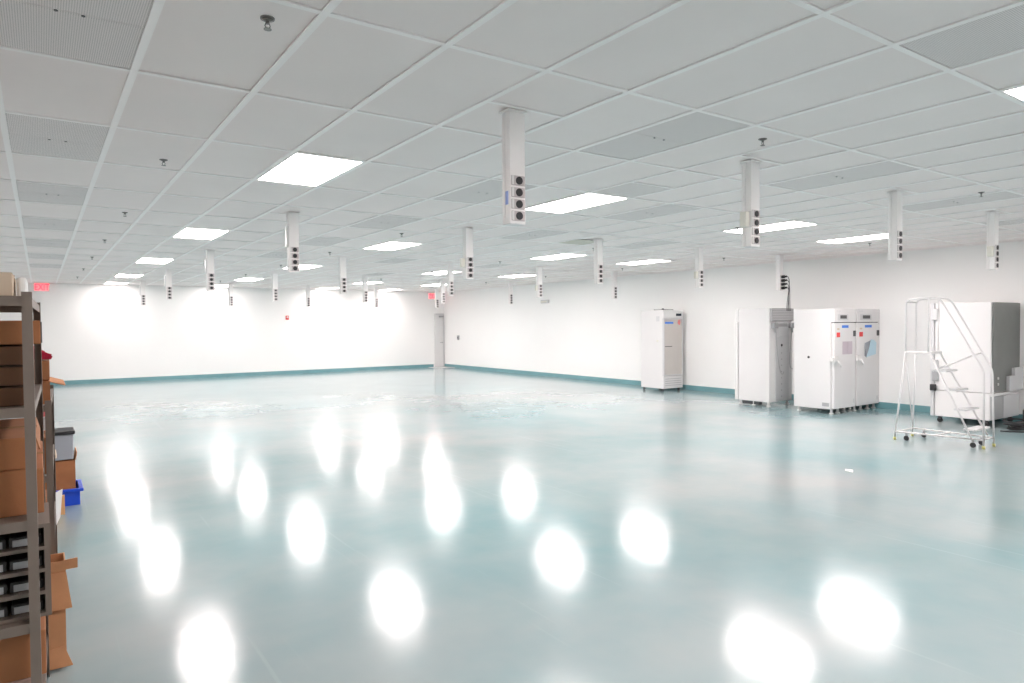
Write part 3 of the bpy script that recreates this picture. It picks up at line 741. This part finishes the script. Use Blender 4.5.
# fourth shelf: parts organiser
z = ZS[1] + 0.001
t = thing('parts_organiser', 'grey metal rack of small dark bins on the lower shelf of the nearest shelving', 'bin rack', (-0.27, 3.02, z))
oh = 0.335; ox0, ox1 = -0.29, 0.285
b = MB().box(ox0, ox0 + 0.02, -0.05, 0.30, 0, oh, 'shelfmetal').box(ox1 - 0.018, ox1, -0.05, 0.30, 0, oh, 'shelfmetal').box(ox0, ox1, 0.30, 0.31, 0, oh, 'shelfmetal')
for k in range(5): b.box(ox0 + 0.02, ox1 - 0.018, -0.05, 0.30, k * 0.0805, k * 0.0805 + 0.013, 'shelfmetal')
b.build('rack_frame', t)
for k in range(4):
    for q in range(5):
        xa = ox0 + 0.026 + q * 0.107
        b = MB().box(xa, xa + 0.098, -0.02, 0.26, k * 0.0805 + 0.014, k * 0.0805 + 0.050, 'shelfdark', 0.004, seg=1)
        b.box(xa + 0.01, xa + 0.088, -0.024, -0.02, k * 0.0805 + 0.018, k * 0.0805 + 0.042, 'grey')
        b.build('bin', t)
# bottom shelf boxes
z = ZS[0] + 0.001
carton('pinkish cardboard box on the bottom shelf of the nearest shelving', -0.52, -0.04, 3.00, 3.45, z, z + 0.275, 'cardpink')
carton('brown cardboard box on the pinkish one under the rack of bins', -0.55, -0.005, 3.0, 3.45, z + 0.276, z + 0.44, 'card')
# gaping boxes that stick out by the far end
def gaping(label, z0, h, bx, ya, yb, flaps):
    t = thing('cardboard_box', label, 'cardboard box', (-0.08, 4.31, z0))
    b = MB(); w = 0.006
    b.box(-0.16, bx, ya, yb, 0, w, 'cardlite').box(-0.16, -0.154, ya, yb, w, h, 'cardlite').box(bx - w, bx, ya, yb, w, h, 'cardlite').box(-0.154, bx - w, ya, ya + w, w, h, 'cardlite').box(-0.154, bx - w, yb - w, yb, w, h, 'cardlite')
    b.build('box_body', t)
    for P, th in flaps: MB().poly(P, 'cardlite', th).build('flap', t)
    return t
gaping('orange-brown box on the floor between the two shelving units, end flap drooping', 0.001, 0.31, 0.160, -0.125, 0.10,
       [([(0.00, -0.127, 0.09), (0.150, -0.127, 0.11), (0.186, -0.15, 0.01), (-0.02, -0.15, 0.01)], (0, -0.004, 0))])
gaping('open topped box stacked on the drooping one, narrow flap standing out sideways', 0.312, 0.22, 0.165, -0.125, 0.10,
       [([(-0.10, -0.127, 0.185), (0.216, -0.127, 0.195), (0.216, -0.14, 0.25), (-0.10, -0.14, 0.235)], (0, -0.005, 0)),
        ([(-0.02, -0.128, 0.18), (0.166, -0.128, 0.18), (0.188, -0.155, 0.0), (-0.02, -0.155, 0.0)], (0, -0.004, 0))])

# second unit contents
z = ZS2[3] + 0.001
carton('brown box on top of the lower shelving, its corner flap sticking out', -0.45, 0.040, 4.50, 4.95, z, z + 0.125, 'card', flaps=(('x+', 0.075, -18),), opened=True, lidm='cardlite')
t = carton('smaller brown box stacked on top of the lower shelving', -0.42, 0.040, 4.52, 4.90, z + 0.131, z + 0.235, 'card', tape=True)
# red cloth draped over it
b = MB(); P = []
N_ = 8
prev = None
for k in range(N_ + 1):
    u = k / N_
    x = -0.09 + 0.130 * u
    zz = z + 0.252 + 0.085 * (1 - u) ** 1.1
    row = [(x + 0.008 * math.sin(3 * q + k), 4.56 + q * 0.04, zz + 0.006 * math.sin(2.1 * q + k * 1.3)) for q in range(7)]
    if prev:
        for q in range(6): b.poly([prev[q], prev[q + 1], row[q + 1], row[q]], 'redcloth')
    if prev: b.poly([prev[0], row[0], (row[0][0], row[0][1], z + 0.243), (prev[0][0], prev[0][1], z + 0.243)], 'redcloth')
    prev = row
bmesh.ops.remove_doubles(b.bm, verts=list(b.bm.verts), dist=0.0005)
geo = bmesh.ops.solidify(b.bm, geom=list(b.bm.faces), thickness=0.012)
tag(b.build('red_cloth', origin=(0, 4.7, z + 0.24)), 'crumpled dark red cloth lying on the box atop the lower shelving', 'cloth')
z = ZS2[2] + 0.001
carton('brown cardboard box on the upper middle shelf of the lower shelving', -0.50, 0.02, 4.52, 4.85, z, z + 0.20, 'card')
o = MB().box(0.0, 0.046, 4.88, 4.96, z, z + 0.27, 'lgrey', 0.008).build('storage_bottle', origin=(0.02, 4.9, z)); tag(o, 'upright grey container behind the box in the lower shelving', 'container')
o = MB().box(0.0, 0.048, 4.97, 5.06, z, z + 0.31, 'pinklabel', 0.01).build('pink_packet', origin=(0.02, 5.0, z)); tag(o, 'bright pink packet standing in the lower shelving', 'packet')
z = ZS2[1] + 0.001
carton('orange box on the lower middle shelf of the lower shelving', -0.45, 0.03, 4.52, 5.0, z, z + 0.22, 'card')
o = MB().poly([(0.052, 4.43, 0.86), (0.085, 4.46, 0.87), (0.072, 4.45, 0.72), (0.052, 4.43, 0.68)], 'paper', (0, 0.002, 0)).build('paper_tag', origin=(0.06, 4.44, 0.8)); tag(o, 'white paper sheet hanging on the post of the lower shelving', 'paper')
# heap beyond: tote, carton, grey bin
t = thing('plastic_tote', 'bright blue plastic tote on the floor beyond the shelving', 'tote', (0.075, 8.18, 0))
b = MB()
for (xa, xb, ya, yb) in ((-0.22, 0.22, -0.21, -0.20), (-0.22, 0.22, 0.20, 0.21), (-0.22, -0.21, -0.20, 0.20), (0.21, 0.22, -0.20, 0.20)): b.box(xa, xb, ya, yb, 0.0, 0.15, 'blue')
b.box(-0.21, 0.21, -0.20, 0.20, 0, 0.01, 'blue'); b.build('tote_body', t)
b = MB()
for (xa, xb, ya, yb) in ((-0.25, 0.25, -0.24, -0.20), (-0.25, 0.25, 0.20, 0.24), (-0.25, -0.21, -0.20, 0.20), (0.21, 0.25, -0.20, 0.20)): b.box(xa, xb, ya, yb, 0.135, 0.165, 'blue', 0.005)
b.build('tote_rim', t)
o = MB().box(0.02, 0.16, 7.62, 7.66, 0.0, 0.18, 'wood', 0.003).build('wood_offcut', origin=(0.09, 7.64, 0)); tag(o, 'short pale wooden block on the floor in front of the blue tote', 'wood block')
t = carton('open cardboard box sitting in the blue tote', -0.12, 0.262, 8.0, 8.36, 0.012, 0.44, 'card', flaps=(('x+', 0.08, 80), ('x-', 0.10, 60)), opened=True, lidm='cardlite')
t = thing('storage_bin', 'grey plastic bin with a black rim resting in the open box by the tote', 'bin', (0.085, 8.16, 0.47))
b = MB().box(-0.17, 0.165, -0.16, 0.16, -0.02, 0.235, 'graybin', 0.01); b.build('bin_body', t)
MB().box(-0.185, 0.18, -0.175, 0.175, 0.23, 0.262, 'black', 0.006).build('bin_lid', t)
o = MB().box(-0.10, 0.075, 7.2, 7.5, 0.0, 0.60, 'card', 0.004).box(-0.11, 0.10, 7.19, 7.51, 0.60, 0.64, 'cardpale', 0.01).build('waste_box', origin=(0, 7.35, 0)); tag(o, 'tall narrow brown box between the lower shelving and the blue tote', 'cardboard box')

# ------------------------------------------------------------------ camera
cam = bpy.data.cameras.new('camera'); co = bpy.data.objects.new('camera', cam); COL.objects.link(co)
fw = Vector((0.56993562, 0.82130448, -0.02514632)); r = Vector((0.82142492, -0.57026168, -0.00791988)); u = Vector((0.02084461, 0.01614199, 0.99965241))
mt = Matrix((r, u, -fw)).transposed().to_4x4(); mt.translation = Vector((0, 0, H))
co.matrix_world = mt
cam.sensor_fit = 'HORIZONTAL'; cam.sensor_width = 36.0; cam.lens = 680.23 / 1024 * 36.0
cam.clip_start = 0.05; cam.clip_end = 200
SC.camera = co

# ------------------------------------------------------------------ world and view
w = bpy.data.worlds.new('world'); SC.world = w; w.use_nodes = True
w.node_tree.nodes['Background'].inputs[0].default_value = (0.8, 0.85, 0.9, 1)
w.node_tree.nodes['Background'].inputs[1].default_value = 0.05
SC.view_settings.view_transform = 'Standard'; SC.view_settings.look = 'None'
SC.view_settings.exposure = 1.02; SC.view_settings.gamma = 1.0; SC.view_settings.use_curve_mapping = False
SC.cycles.use_denoising = True
SC.cycles.max_bounces = 10; SC.cycles.diffuse_bounces = 7; SC.cycles.glossy_bounces = 4
SC.cycles.sample_clamp_indirect = 6.0
